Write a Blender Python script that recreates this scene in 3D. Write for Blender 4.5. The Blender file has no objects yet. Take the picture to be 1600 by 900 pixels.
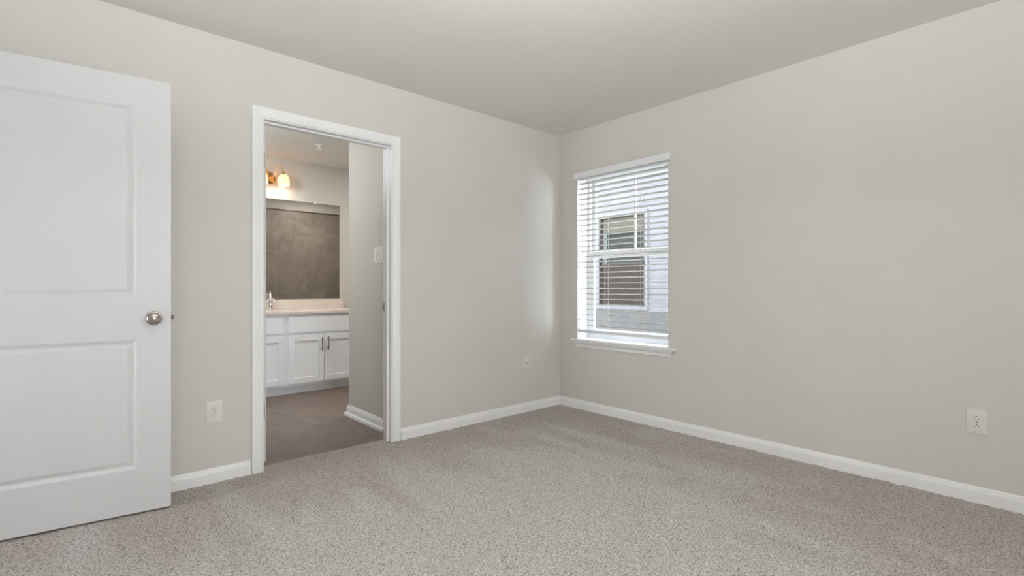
import bpy, bmesh, math, random
import numpy as np
from mathutils import Vector, Matrix

C = bpy.context.scene.collection
sc = bpy.context.scene
random.seed(7)

# ------------------------------------------------------------------ camera
CAM = Vector((-3.351, -3.113, 1.0566))
YAW = math.radians(48.35)                       # heading, measured from +X
cam_d = bpy.data.cameras.new('camera')
cam_d.lens = 780 / 1600 * 36
cam_d.sensor_width = 36
cam_d.clip_start = 0.02
cam = bpy.data.objects.new('camera', cam_d)
C.objects.link(cam)
cam.location = CAM
cam.rotation_euler = (math.radians(90), 0, YAW - math.radians(90))
sc.camera = cam

# ------------------------------------------------------------------ view
sc.view_settings.view_transform = 'Standard'
sc.view_settings.look = 'None'
sc.view_settings.gamma = 1
sc.view_settings.use_curve_mapping = False
sc.view_settings.exposure = 0.0
sc.cycles.max_bounces = 12
sc.cycles.diffuse_bounces = 7
sc.cycles.glossy_bounces = 4
sc.cycles.transparent_max_bounces = 12
sc.cycles.sample_clamp_indirect = 6
sc.cycles.use_denoising = True

# ------------------------------------------------------------------ world, sun
SKY, SUN, REAR_FILL, ROOM_FILL, VAN, BATH_FILL, SHOWER, DOWN_FILL, HALL_FILL = 27.0, 5.0, 37.5, 144.0, 1.5, 39.0, 9.0, 12.5, 14.0
w = bpy.data.worlds.new('sky'); sc.world = w; w.use_nodes = True
nt = w.node_tree
bg = nt.nodes['Background']
tc = nt.nodes.new('ShaderNodeTexCoord'); sx = nt.nodes.new('ShaderNodeSeparateXYZ')
rp = nt.nodes.new('ShaderNodeValToRGB')
nt.links.new(tc.outputs['Generated'], sx.inputs[0]); nt.links.new(sx.outputs['Z'], rp.inputs[0])
rp.color_ramp.elements[0].color = (0.92, 0.94, 1.0, 1)
rp.color_ramp.elements[1].color = (0.80, 0.87, 1.0, 1)
nt.links.new(rp.outputs[0], bg.inputs[0])
bg.inputs[1].default_value = SKY
sd = bpy.data.lights.new('sun', 'SUN'); sd.energy = SUN; sd.angle = math.radians(2); sd.color = (1, 0.95, 0.88)
sun = bpy.data.objects.new('sun', sd); C.objects.link(sun)
sun.location = (2, -3, 8)
sun.rotation_euler = Vector((0.02, 0.45, -1)).to_track_quat('-Z', 'Y').to_euler()

def area(name, loc, direction, sx_, sy_, power, col=(1, 1, 1), spread=180):
    l = bpy.data.lights.new(name, 'AREA'); l.shape = 'RECTANGLE'; l.size = sx_; l.size_y = sy_
    l.energy = power; l.color = col; l.spread = math.radians(spread)
    o = bpy.data.objects.new(name, l); C.objects.link(o); o.location = loc
    o.rotation_euler = Vector(direction).to_track_quat('-Z', 'Y').to_euler()
    return o
# fill lamp added inside the shut rear window, standing in for daylight
area('rear_fill', (-2.6, -5.37, 1.25), (0, 1, 0.08), 1.75, 1.5, REAR_FILL, (0.96, 0.975, 1.0), 125)

# bare fill lamp added in the hall, shining through the open entry doorway
area('hallway_fill', (-5.06, -.28, 1.20), (1, -0.03, 0.10), 0.5, 1.7, HALL_FILL, (0.98, 0.985, 1.0), 110)

# ------------------------------------------------------------------ materials
def mat(name, col, rough=0.5, metal=0.0, spec=0.5, emit=None, estr=0):
    m = bpy.data.materials.new(name); m.use_nodes = True
    b = m.node_tree.nodes['Principled BSDF']
    b.inputs['Base Color'].default_value = (*col, 1)
    b.inputs['Roughness'].default_value = rough
    b.inputs['Metallic'].default_value = metal
    b.inputs['Specular IOR Level'].default_value = spec
    if emit:
        b.inputs['Emission Color'].default_value = (*emit, 1)
        b.inputs['Emission Strength'].default_value = estr
    return m
def N(m, t, **k):
    n = m.node_tree.nodes.new(t)
    for a, v in k.items():
        if a in n.inputs: n.inputs[a].default_value = v
        else: setattr(n, a, v)
    return n
def L(m, a, b): m.node_tree.links.new(a, b)
def bump(m, scale, strength, dist=0.002, detail=3):
    b = m.node_tree.nodes['Principled BSDF']
    t = N(m, 'ShaderNodeTexCoord'); n = N(m, 'ShaderNodeTexNoise'); n.inputs['Scale'].default_value = scale
    n.inputs['Detail'].default_value = detail
    bp = N(m, 'ShaderNodeBump'); bp.inputs['Strength'].default_value = strength; bp.inputs['Distance'].default_value = dist
    L(m, t.outputs['Object'], n.inputs['Vector']); L(m, n.outputs['Fac'], bp.inputs['Height']); L(m, bp.outputs[0], b.inputs['Normal'])
    return n

def noisy(name, c1, c2, scale, rough=0.5, bscale=None, bstr=0.2, detail=4, metal=0, spec=0.5, dist=0.002):
    m = mat(name, c1, rough, metal, spec)
    b = m.node_tree.nodes['Principled BSDF']
    t = N(m, 'ShaderNodeTexCoord'); n = N(m, 'ShaderNodeTexNoise'); n.inputs['Scale'].default_value = scale; n.inputs['Detail'].default_value = detail
    r = N(m, 'ShaderNodeValToRGB'); r.color_ramp.elements[0].position = 0.35; r.color_ramp.elements[1].position = 0.65
    r.color_ramp.elements[0].color = (*c1, 1); r.color_ramp.elements[1].color = (*c2, 1)
    L(m, t.outputs['Object'], n.inputs['Vector']); L(m, n.outputs['Fac'], r.inputs[0]); L(m, r.outputs[0], b.inputs['Base Color'])
    if bscale: bump(m, bscale, bstr, dist)
    return m

M = {}
M['paint'] = noisy('greige_wall_paint', (0.622, 0.611, 0.574), (0.637, 0.626, 0.589), 3, 0.75, 260, 0.25, spec=0.25, dist=0.0008)
M['ceil'] = noisy('ceiling_paint', (0.745, 0.735, 0.705), (0.755, 0.745, 0.715), 2, 0.85, 180, 0.3, spec=0.2, dist=0.001)
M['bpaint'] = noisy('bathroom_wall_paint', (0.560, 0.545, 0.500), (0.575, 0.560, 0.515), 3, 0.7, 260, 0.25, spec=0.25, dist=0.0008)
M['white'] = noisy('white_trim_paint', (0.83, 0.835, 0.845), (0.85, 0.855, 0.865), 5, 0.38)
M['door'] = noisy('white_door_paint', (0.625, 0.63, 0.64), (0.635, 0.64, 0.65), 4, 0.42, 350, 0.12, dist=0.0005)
M['vinyl'] = noisy('white_vinyl', (0.84, 0.845, 0.85), (0.86, 0.865, 0.87), 5, 0.35)
M['cab'] = noisy('white_cabinet_paint', (0.83, 0.86, 0.90), (0.85, 0.88, 0.92), 5, 0.4)
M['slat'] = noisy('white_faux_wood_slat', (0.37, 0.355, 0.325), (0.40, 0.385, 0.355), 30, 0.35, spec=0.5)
M['valance'] = noisy('white_valance', (0.76, 0.77, 0.79), (0.79, 0.80, 0.82), 12, 0.45)
M['plate'] = noisy('off_white_plastic', (0.70, 0.69, 0.66), (0.72, 0.71, 0.68), 20, 0.35)
M['slot'] = mat('dark_slot', (0.10, 0.095, 0.09), 0.7)
M['nickel'] = noisy('satin_nickel', (0.42, 0.39, 0.36), (0.50, 0.47, 0.44), 40, 0.24, metal=1)
M['bolt'] = noisy('dull_bronze_bolt', (0.14, 0.11, 0.09), (0.18, 0.14, 0.115), 60, 0.6, metal=0.6)
M['chrome'] = noisy('polished_chrome', (0.72, 0.70, 0.68), (0.78, 0.76, 0.74), 20, 0.12, metal=1)
M['pull'] = noisy('dark_nickel_pull', (0.16, 0.16, 0.17), (0.22, 0.22, 0.23), 30, 0.32, metal=1)
M['brass'] = noisy('warm_brass', (0.62, 0.36, 0.16), (0.72, 0.44, 0.21), 25, 0.28, metal=1)
M['hinge'] = noisy('grey_hinge_steel', (0.34, 0.34, 0.34), (0.40, 0.40, 0.40), 60, 0.35, metal=0.8)
M['marble'] = noisy('cultured_marble', (0.70, 0.62, 0.56), (0.74, 0.665, 0.605), 9, 0.22)
M['porcelain'] = noisy('glossy_white_acrylic', (0.82, 0.82, 0.81), (0.84, 0.84, 0.83), 4, 0.12)
M['cord'] = mat('blind_cord', (0.62, 0.60, 0.56), 0.8)
M['grass'] = noisy('lawn_strip', (0.24, 0.24, 0.22), (0.30, 0.30, 0.28), 14, 0.9)
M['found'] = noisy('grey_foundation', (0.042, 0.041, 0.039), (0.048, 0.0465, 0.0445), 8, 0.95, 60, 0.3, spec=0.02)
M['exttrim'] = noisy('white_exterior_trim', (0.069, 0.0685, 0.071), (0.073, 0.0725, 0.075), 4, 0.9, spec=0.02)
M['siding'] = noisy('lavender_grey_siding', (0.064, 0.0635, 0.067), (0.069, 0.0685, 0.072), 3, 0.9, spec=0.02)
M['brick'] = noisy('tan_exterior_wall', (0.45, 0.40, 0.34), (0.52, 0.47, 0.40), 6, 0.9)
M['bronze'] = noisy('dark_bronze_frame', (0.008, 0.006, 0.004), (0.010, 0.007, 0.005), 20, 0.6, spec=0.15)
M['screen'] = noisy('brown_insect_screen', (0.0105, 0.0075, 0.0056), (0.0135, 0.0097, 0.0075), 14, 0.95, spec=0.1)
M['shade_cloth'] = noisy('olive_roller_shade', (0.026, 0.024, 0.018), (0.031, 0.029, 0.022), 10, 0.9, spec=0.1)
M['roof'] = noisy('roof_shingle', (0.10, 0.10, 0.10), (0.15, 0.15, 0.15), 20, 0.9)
M['subfloor'] = mat('threshold_grey', (0.12, 0.11, 0.10), 0.8)

def glass_mat(name, tint=(1, 1, 1), refl=0.06):
    m = bpy.data.materials.new(name); m.use_nodes = True; t = m.node_tree; t.nodes.remove(t.nodes['Principled BSDF'])
    out = t.nodes['Material Output']
    tr = N(m, 'ShaderNodeBsdfTransparent'); tr.inputs[0].default_value = (*tint, 1)
    gl = N(m, 'ShaderNodeBsdfGlossy'); gl.inputs['Roughness'].default_value = 0.02
    mx = N(m, 'ShaderNodeMixShader'); mx.inputs[0].default_value = refl
    L(m, tr.outputs[0], mx.inputs[1]); L(m, gl.outputs[0], mx.inputs[2]); L(m, mx.outputs[0], out.inputs[0])
    return m
M['glass'] = glass_mat('window_glass', (0.97, 0.98, 0.98), 0.05)
# dark panes of the neighbouring house, streaky reflections painted into their colour
m = mat('dark_green_glass', (0.02, 0.028, 0.026), 0.35, spec=0.04)
b = m.node_tree.nodes['Principled BSDF']
t = N(m, 'ShaderNodeTexCoord'); mp = N(m, 'ShaderNodeMapping'); mp.inputs['Scale'].default_value = (1, 1.4, 9)
n = N(m, 'ShaderNodeTexNoise'); n.inputs['Scale'].default_value = 1.2; n.inputs['Detail'].default_value = 3
r = N(m, 'ShaderNodeValToRGB'); r.color_ramp.elements[0].position = 0.42; r.color_ramp.elements[1].position = 0.62
r.color_ramp.elements[0].color = (0.003, 0.0035, 0.0035, 1); r.color_ramp.elements[1].color = (0.012, 0.0135, 0.012, 1)
L(m, t.outputs['Object'], mp.inputs[0]); L(m, mp.outputs[0], n.inputs['Vector']); L(m, n.outputs['Fac'], r.inputs[0]); L(m, r.outputs[0], b.inputs['Base Color'])
M['darkglass'] = m
M['greenglass'] = noisy('pale_green_curtain', (0.024, 0.030, 0.026), (0.029, 0.035, 0.031), 10, 0.7, spec=0.2)
M['mirror'] = mat('mirror_silver', (0.90, 0.91, 0.90), 0.01, 1.0)

# frosted lamp glass lit by the bulb inside it
m = bpy.data.materials.new('frosted_amber_glass'); m.use_nodes = True; m.node_tree.nodes.remove(m.node_tree.nodes['Principled BSDF'])
tl = N(m, 'ShaderNodeBsdfTranslucent'); tl.inputs[0].default_value = (0.95, 0.76, 0.52, 1)
df = N(m, 'ShaderNodeBsdfDiffuse'); df.inputs[0].default_value = (0.8, 0.62, 0.42, 1)
mx = N(m, 'ShaderNodeMixShader'); mx.inputs[0].default_value = 0.5
em = N(m, 'ShaderNodeEmission'); em.inputs[0].default_value = (1.0, 0.66, 0.36, 1); em.inputs[1].default_value = 0.42
ad = N(m, 'ShaderNodeAddShader')
L(m, tl.outputs[0], mx.inputs[1]); L(m, df.outputs[0], mx.inputs[2]); L(m, mx.outputs[0], ad.inputs[0]); L(m, em.outputs[0], ad.inputs[1])
L(m, ad.outputs[0], m.node_tree.nodes['Material Output'].inputs[0])
M['shade'] = m
M['bulb'] = mat('glowing_bulb', (1, 1, 1), 0.4, emit=(1.0, 0.86, 0.62), estr=9)
M['lampglass'] = mat('opal_lamp_glass', (0.9, 0.9, 0.88), 0.4, emit=(1, 0.95, 0.88), estr=1.2)

# tiles: brick texture laid in real size
def tile_mat(name, axes, tw, th, off, c1, c2, mortar, rough, origin=(0, 0), msize=0.003, vein=5.0):
    m = mat(name, c1, rough); b = m.node_tree.nodes['Principled BSDF']
    t = N(m, 'ShaderNodeTexCoord'); s = N(m, 'ShaderNodeSeparateXYZ'); cb = N(m, 'ShaderNodeCombineXYZ')
    L(m, t.outputs['Object'], s.inputs[0])
    L(m, s.outputs[axes[0]], cb.inputs[0]); L(m, s.outputs[axes[1]], cb.inputs[1])
    mp = N(m, 'ShaderNodeMapping'); mp.inputs['Location'].default_value = (-origin[0], -origin[1], 0); L(m, cb.outputs[0], mp.inputs[0])
    br = N(m, 'ShaderNodeTexBrick'); br.offset = off; br.offset_frequency = 2; br.squash = 1
    br.inputs['Scale'].default_value = 1; br.inputs['Brick Width'].default_value = tw; br.inputs['Row Height'].default_value = th
    br.inputs['Mortar Size'].default_value = msize; br.inputs['Mortar Smooth'].default_value = 0.3
    br.inputs['Color1'].default_value = (0, 0, 0, 1); br.inputs['Color2'].default_value = (1, 1, 1, 1); br.inputs['Mortar'].default_value = (0.5, 0.5, 0.5, 1)
    L(m, mp.outputs[0], br.inputs['Vector'])
    # veining: stretched noise, each tile shifted by its own tone
    add = N(m, 'ShaderNodeVectorMath', operation='ADD'); L(m, t.outputs['Object'], add.inputs[0]); 
    mul = N(m, 'ShaderNodeVectorMath', operation='SCALE'); mul.inputs['Scale'].default_value = 7.0
    L(m, br.outputs['Color'], mul.inputs[0]); L(m, mul.outputs[0], add.inputs[1])
    n = N(m, 'ShaderNodeTexNoise'); n.inputs['Scale'].default_value = vein; n.inputs['Detail'].default_value = 5; n.inputs['Distortion'].default_value = 1.2
    L(m, add.outputs[0], n.inputs['Vector'])
    r = N(m, 'ShaderNodeValToRGB'); r.color_ramp.elements[0].position = 0.3; r.color_ramp.elements[1].position = 0.72
    r.color_ramp.elements[0].color = (*c1, 1); r.color_ramp.elements[1].color = (*c2, 1); L(m, n.outputs['Fac'], r.inputs[0])
    mix = N(m, 'ShaderNodeMixRGB'); L(m, br.outputs['Fac'], mix.inputs[0]); L(m, r.outputs[0], mix.inputs[1]); mix.inputs[2].default_value = (*mortar, 1)
    L(m, mix.outputs[0], b.inputs['Base Color'])
    bp = N(m, 'ShaderNodeBump'); bp.inputs['Strength'].default_value = 0.5; bp.inputs['Distance'].default_value = 0.002; bp.invert = True
    L(m, br.outputs['Fac'], bp.inputs['Height']); L(m, bp.outputs[0], b.inputs['Normal'])
    return m
M['floortile'] = tile_mat('taupe_floor_tile', (1, 0), 0.61, 0.3125, 0.5, (0.118, 0.084, 0.066), (0.205, 0.152, 0.122), (0.215, 0.168, 0.140), 0.34, (0.597, -2.38))
M['walltile'] = tile_mat('taupe_shower_tile', (0, 2), 0.61, 0.305, 0.5, (0.205, 0.168, 0.142), (0.290, 0.248, 0.217), (0.33, 0.29, 0.26), 0.36, (-1.48, 0.40), 0.0028)
M['walltile_side'] = tile_mat('taupe_shower_tile_side', (1, 2), 0.61, 0.305, 0.5, (0.205, 0.168, 0.142), (0.290, 0.248, 0.217), (0.33, 0.29, 0.26), 0.36, (0.12, 0.40), 0.0028)

# carpet: flecked cut pile with vacuum marks
m = mat('taupe_flecked_carpet', (0.4, 0.38, 0.36), 0.95, spec=0.05); b = m.node_tree.nodes['Principled BSDF']
b.inputs['Sheen Weight'].default_value = 0.25; b.inputs['Sheen Roughness'].default_value = 0.6
t = N(m, 'ShaderNodeTexCoord')
n1 = N(m, 'ShaderNodeTexNoise'); n1.inputs['Scale'].default_value = 125; n1.inputs['Detail'].default_value = 4; n1.inputs['Roughness'].default_value = 0.75
r = N(m, 'ShaderNodeValToRGB'); e = r.color_ramp.elements
e[0].position = 0.36; e[0].color = (0.120, 0.104, 0.094, 1); e[1].position = 0.60; e[1].color = (0.655, 0.630, 0.605, 1)
x = e.new(0.46); x.color = (0.400, 0.372, 0.348, 1)
L(m, t.outputs['Object'], n1.inputs['Vector']); L(m, n1.outputs['Fac'], r.inputs[0])
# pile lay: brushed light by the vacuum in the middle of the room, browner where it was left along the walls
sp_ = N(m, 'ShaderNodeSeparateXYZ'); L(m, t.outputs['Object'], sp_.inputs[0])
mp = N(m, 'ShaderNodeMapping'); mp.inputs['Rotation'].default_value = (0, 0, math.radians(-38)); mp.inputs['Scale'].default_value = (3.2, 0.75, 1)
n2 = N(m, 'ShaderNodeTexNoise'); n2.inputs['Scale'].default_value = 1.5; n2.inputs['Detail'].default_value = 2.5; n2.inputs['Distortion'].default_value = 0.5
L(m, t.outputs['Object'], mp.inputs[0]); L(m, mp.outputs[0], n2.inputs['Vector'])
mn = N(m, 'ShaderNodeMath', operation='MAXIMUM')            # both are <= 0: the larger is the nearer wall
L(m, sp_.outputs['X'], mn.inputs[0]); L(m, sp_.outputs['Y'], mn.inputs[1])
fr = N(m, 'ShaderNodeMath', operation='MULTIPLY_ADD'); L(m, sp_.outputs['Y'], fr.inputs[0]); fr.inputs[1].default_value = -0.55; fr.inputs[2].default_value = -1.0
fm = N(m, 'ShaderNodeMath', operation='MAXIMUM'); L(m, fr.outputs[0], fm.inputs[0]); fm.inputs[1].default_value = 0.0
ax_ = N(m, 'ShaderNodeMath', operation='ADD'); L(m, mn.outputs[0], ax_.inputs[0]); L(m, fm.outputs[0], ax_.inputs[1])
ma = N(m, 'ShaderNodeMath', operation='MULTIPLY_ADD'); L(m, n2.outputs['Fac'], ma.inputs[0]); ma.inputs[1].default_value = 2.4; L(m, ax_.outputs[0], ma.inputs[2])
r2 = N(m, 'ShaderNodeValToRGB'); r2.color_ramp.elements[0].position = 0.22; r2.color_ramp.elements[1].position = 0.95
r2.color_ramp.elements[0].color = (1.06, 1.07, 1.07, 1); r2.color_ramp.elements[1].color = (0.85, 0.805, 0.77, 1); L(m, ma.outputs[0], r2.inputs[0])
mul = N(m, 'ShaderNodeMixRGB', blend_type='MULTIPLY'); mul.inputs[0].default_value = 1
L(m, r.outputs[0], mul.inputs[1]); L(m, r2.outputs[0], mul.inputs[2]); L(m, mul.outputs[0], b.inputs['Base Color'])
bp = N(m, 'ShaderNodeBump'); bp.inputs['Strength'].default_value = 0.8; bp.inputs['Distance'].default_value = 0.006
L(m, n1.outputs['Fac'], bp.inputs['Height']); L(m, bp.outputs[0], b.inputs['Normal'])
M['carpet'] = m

# ------------------------------------------------------------------ mesh helpers
def box(bm, x0, x1, y0, y1, z0, z1, bev=0.0, seg=2):
    x0, x1 = sorted((x0, x1)); y0, y1 = sorted((y0, y1)); z0, z1 = sorted((z0, z1))
    g = bmesh.ops.create_cube(bm, size=1)['verts']
    for v in g:
        v.co = Vector((x0 + (v.co.x + .5) * (x1 - x0), y0 + (v.co.y + .5) * (y1 - y0), z0 + (v.co.z + .5) * (z1 - z0)))
    if bev:
        es = list({e for v in g for e in v.link_edges})
        bmesh.ops.bevel(bm, geom=es, offset=bev, segments=seg, affect='EDGES', profile=0.5)
def loft(bm, rings, closed_ring=True, caps=True):
    vs = [[bm.verts.new(p) for p in r] for r in rings]
    k = len(rings[0])
    for a, b_ in zip(vs, vs[1:]):
        for i in range(k if closed_ring else k - 1):
            j = (i + 1) % k
            bm.faces.new((a[i], a[j], b_[j], b_[i]))
    if caps and closed_ring:
        bm.faces.new(list(reversed(vs[0]))); bm.faces.new(vs[-1])
def tube(bm, pts, r, seg=12, caps=True):
    pts = [Vector(p) for p in pts]; rings = []
    rs = r if isinstance(r, (list, tuple)) else [r] * len(pts)
    up = None
    for i, p in enumerate(pts):
        d = (pts[min(i + 1, len(pts) - 1)] - pts[max(i - 1, 0)]).normalized()
        if up is None: up = Vector((0, 0, 1)) if abs(d.z) < 0.9 else Vector((0, 1, 0))
        u = d.cross(up).normalized(); v = u.cross(d).normalized(); up = v
        rings.append([p + rs[i] * (math.cos(a) * u + math.sin(a) * v) for a in [2 * math.pi * k / seg for k in range(seg)]])
    loft(bm, rings, True, caps)
def lathe(bm, prof, origin=(0, 0, 0), axis='Z', seg=32, caps=False):
    """prof: list of (radius, height along axis)."""
    o = Vector(origin); rings = []
    ax = {'Z': (Vector((1, 0, 0)), Vector((0, 1, 0)), Vector((0, 0, 1))), 'Y': (Vector((1, 0, 0)), Vector((0, 0, 1)), Vector((0, -1, 0))),
          'X': (Vector((0, 1, 0)), Vector((0, 0, 1)), Vector((1, 0, 0)))}[axis] if isinstance(axis, str) else axis
    for rr, h in prof:
        rr = max(rr, 1e-5)
        rings.append([o + ax[2] * h + rr * (math.cos(a) * ax[0] + math.sin(a) * ax[1]) for a in [2 * math.pi * k / seg for k in range(seg)]])
    loft(bm, rings, True, caps)
def obj(name, bm, m, parent=None, smooth=False, label=None):
    me = bpy.data.meshes.new(name)
    bmesh.ops.remove_doubles(bm, verts=bm.verts, dist=1e-6)
    bmesh.ops.recalc_face_normals(bm, faces=bm.faces)
    bm.to_mesh(me); bm.free()
    me.materials.append(M[m] if isinstance(m, str) else m)
    o = bpy.data.objects.new(name, me); C.objects.link(o)
    if smooth:
        for p in me.polygons: p.use_smooth = True
        me.set_sharp_from_angle(angle=math.radians(38))
    if parent: o.parent = parent
    if label: o['label'] = label
    return o
def BM(): return bmesh.new()
def bobj(name, boxes, m, parent=None, bev=0.0, smooth=False, label=None):
    bm = BM()
    for b_ in boxes: box(bm, *b_, bev=bev)
    return obj(name, bm, m, parent, smooth, label)
def tag(o, label, cat, group=None):
    o['label'] = label; o['category'] = cat
    if group: o['group'] = group
    return o
def struct(o, label=None, cat=None):
    o['kind'] = 'structure'
    if label: o['label'] = label
    if cat: o['category'] = cat
    return o
def thing(name, loc=(0, 0, 0), rot=0):
    o = bpy.data.objects.new(name, None); C.objects.link(o); o.location = loc; o.rotation_euler = (0, 0, rot)
    o.empty_display_size = 0.1
    return o

# ------------------------------------------------------------------ the room
H = 2.44
XW, YS = -3.86, -5.40                                # left (entry) wall, rear wall
DL, DR, DH = -2.505, -1.693, 2.035                   # bathroom doorway
WN, WS, WB, WT = -0.205, -1.105, 0.600, 2.055        # bedroom window opening (y north, y south, bottom, top)
EN, ES = -0.115, -0.945                              # entry doorway in the left wall

# floor of the bedroom: a finely tufted pile (real relief)
nx, ny = 640, 900
xs = np.linspace(XW, 0.0, nx); ys = np.linspace(YS, 0.088, ny)
X, Y = np.meshgrid(xs, ys)
rng = np.random.default_rng(3)
hz = rng.normal(0, 1, (ny, nx))
k = np.array([0.25, 0.5, 0.25])
for ax in (0, 1):
    hz = np.apply_along_axis(lambda a: np.convolve(a, k, 'same'), ax, hz)
Z = np.clip(hz * 0.0045, -0.005, 0.005) - 0.001
# keep the pile inside the room except through the bathroom doorway
co = np.stack([X, Y, Z], -1).reshape(-1, 3)
idx = np.arange(nx * ny).reshape(ny, nx)
q = np.stack([idx[:-1, :-1], idx[:-1, 1:], idx[1:, 1:], idx[1:, :-1]], -1)
cx = (X[:-1, :-1] + X[1:, 1:]) / 2; cy = (Y[:-1, :-1] + Y[1:, 1:]) / 2
keep = (cy < 0.004) | ((cx > DL) & (cx < DR))
q = q[keep]
me = bpy.data.meshes.new('floor')
me.vertices.add(len(co)); me.vertices.foreach_set('co', co.ravel())
me.loops.add(q.size); me.loops.foreach_set('vertex_index', q.ravel())
me.polygons.add(len(q)); me.polygons.foreach_set('loop_start', np.arange(0, q.size, 4)); me.polygons.foreach_set('loop_total', np.full(len(q), 4))
me.update(calc_edges=True); me.validate()
me.materials.append(M['carpet'])
for p in (): pass
fl = bpy.data.objects.new('floor', me); C.objects.link(fl); struct(fl, 'taupe flecked carpet with vacuum marks covering the bedroom floor', 'floor')
me.polygons.foreach_set('use_smooth', np.ones(len(q), dtype=bool))

struct(bobj('floor_bathroom', [(-3.3, 0.0, 0.088, 2.52, -0.06, -0.008)], 'floortile'), 'brown rectangular tile floor of the bathroom', 'floor')
struct(bobj('floor_slab', [(XW - 1.3, 0.2, YS - 0.15, 0.087, -0.16, -0.012)], 'subfloor'))

struct(bobj('wall_left', [(XW - .12, DL - .019, 0, .115, -.05, H), (DR + .019, 0, 0, .115, -.05, H), (DL - .019, DR + .019, 0, .115, DH + .019, H)], 'paint'),
       'greige wall with the bathroom doorway', 'wall')
struct(bobj('wall_right', [(0, .2, YS - .12, WS, -.3, H), (0, .2, WN, 2.64, -.3, H), (0, .2, WS, WN, -.3, WB), (0, .2, WS, WN, WT, H)], 'paint'),
       'greige wall with the blinded window', 'wall')
struct(bobj('wall_entry', [(XW - .12, XW, YS - .12, ES - .018, -.05, H), (XW - .12, XW, EN + .018, 0, -.05, H), (XW - .12, XW, ES - .018, EN + .018, 2.058, H)], 'paint'))
rw = [(-3.55, -1.65)]
struct(bobj('wall_rear', [(XW, -3.55, YS - .14, YS, -.05, H), (-1.65, 0, YS - .14, YS, -.05, H), (-3.55, -1.65, YS - .14, YS, -.05, .5), (-3.55, -1.65, YS - .14, YS, 2.1, H)], 'paint'))
struct(bobj('ceiling', [(XW - .12, .2, YS - .14, .06, H, H + .12)], 'ceil'), 'pale smooth painted bedroom ceiling', 'ceiling')
struct(bobj('ceiling_bathroom', [(-3.42, .2, .06, 2.64, H, H + .12)], 'ceil'), 'pale bathroom ceiling seen through the doorway', 'ceiling')
struct(bobj('wall_hall', [(-5.1, XW - .12, .0, .115, -.05, H), (-5.1, XW - .12, -1.25, -1.15, -.05, H), (-5.2, -5.1, -1.25, .115, -.05, H)], 'paint'))
struct(bobj('ceiling_hall', [(-5.2, XW - .12, -1.25, .115, H, H + .12)], 'ceil'))
struct(bobj('floor_hall', [(-5.1, XW, -1.15, 0, -.012, -.002)], 'carpet'))
# bathroom shell
struct(bobj('wall_bathroom_far', [(-3.42, 0, 2.52, 2.64, -.1, H)], 'bpaint'), 'greige bathroom wall behind the vanity mirror', 'wall')
struct(bobj('wall_bathroom_left', [(-3.42, -3.3, .115, 2.52, -.1, H)], 'bpaint'))
struct(bobj('wall_partition', [(-1.595, -1.48, .115, .915, -.05, H)], 'bpaint', bev=0.0), 'short greige partition wall right inside the bathroom door', 'wall')
# bathroom side of the right wall and of the doorway wall take the bathroom paint as a skim
struct(bobj('wall_bathroom_right', [(-.004, 0, .90, 2.52, -.05, H)], 'bpaint'))
# tiled tub surround, seen in the mirror
struct(bobj('wall_shower_back', [(-1.48, -.012, .116, .128, .40, 2.235)], 'walltile'), 'taupe shower wall tiles reflected in the vanity mirror', 'wall')
struct(bobj('wall_shower_side', [(-.012, -.001, .116, .90, .40, 2.235), (-1.479, -1.468, .116, .90, .40, 2.235)], 'walltile_side'))
m = mat('brown_tile_edge', (0.12, 0.082, 0.06), 0.16, spec=0.8); M['tedge'] = m
bm = BM(); box(bm, -1.468, -.012, .116, .138, 2.235, 2.258, bev=.006, seg=3)
struct(obj('trim_6', bm, 'tedge', smooth=True), 'glossy brown bullnose along the top of the shower tile', 'trim')

# ------------------------------------------------------------------ baseboards
BP = [(0, -.012), (.0135, -.012), (.0135, .052), (.0115, .060), (.0085, .064), (.0075, .070), (.004, .077), (0, .078)]
def baseboard(name, path, side, m='white', prof=BP, dz=0.0):
    """path: 2D corners; side=+1: board projects to the left of the walking direction."""
    P = [Vector((p[0], p[1])) for p in path]; rings = []
    for i, p in enumerate(P):
        ns = []
        for a, b_ in ((i - 1, i), (i, i + 1)):
            if 0 <= a and b_ < len(P):
                d = (P[b_] - P[a]).normalized(); ns.append(Vector((-d.y, d.x)) * side)
        if len(ns) == 2: nrm = (ns[0] + ns[1]); nrm = nrm / (nrm.length_squared / 2)
        else: nrm = ns[0]
        rings.append([Vector((p.x + nrm.x * o_, p.y + nrm.y * o_, z_ + dz)) for o_, z_ in prof])
    bm = BM(); loft(bm, rings)
    return struct(obj(name, bm, m))
baseboard('baseboard_left', [(DR + .070, 0), (0, 0)], -1)
bb = bpy.data.objects['baseboard_left']; bb['label'] = 'white baseboard from the doorway to the room corner'; bb['category'] = 'baseboard'
baseboard('baseboard_right', [(0, 0), (0, YS)], -1)
bb = bpy.data.objects['baseboard_right']; bb['label'] = 'white baseboard along the window wall'; bb['category'] = 'baseboard'
baseboard('baseboard_door_side', [(XW, 0), (DL - .070, 0)], -1)
bb = bpy.data.objects['baseboard_door_side']; bb['label'] = 'white baseboard between the open door and the bathroom doorway'; bb['category'] = 'baseboard'
baseboard('baseboard_rear', [(0, YS), (XW, YS)], -1)
baseboard('baseboard_entry', [(XW, YS), (XW, ES - .07)], -1)
TB = [(0, -.012), (.030, -.012), (.030, .006), (.027, .013), (.021, .018), (.0145, .020)] + [(o_ * 1.07, z_) for o_, z_ in BP[2:]]
baseboard('baseboard_partition', [(-1.595, .116), (-1.595, .915), (-1.48, .915)], 1, prof=TB, dz=.003)
bb = bpy.data.objects['baseboard_partition']; bb['label'] = 'white baseboard wrapping the end of the bathroom partition'; bb['category'] = 'baseboard'
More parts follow.
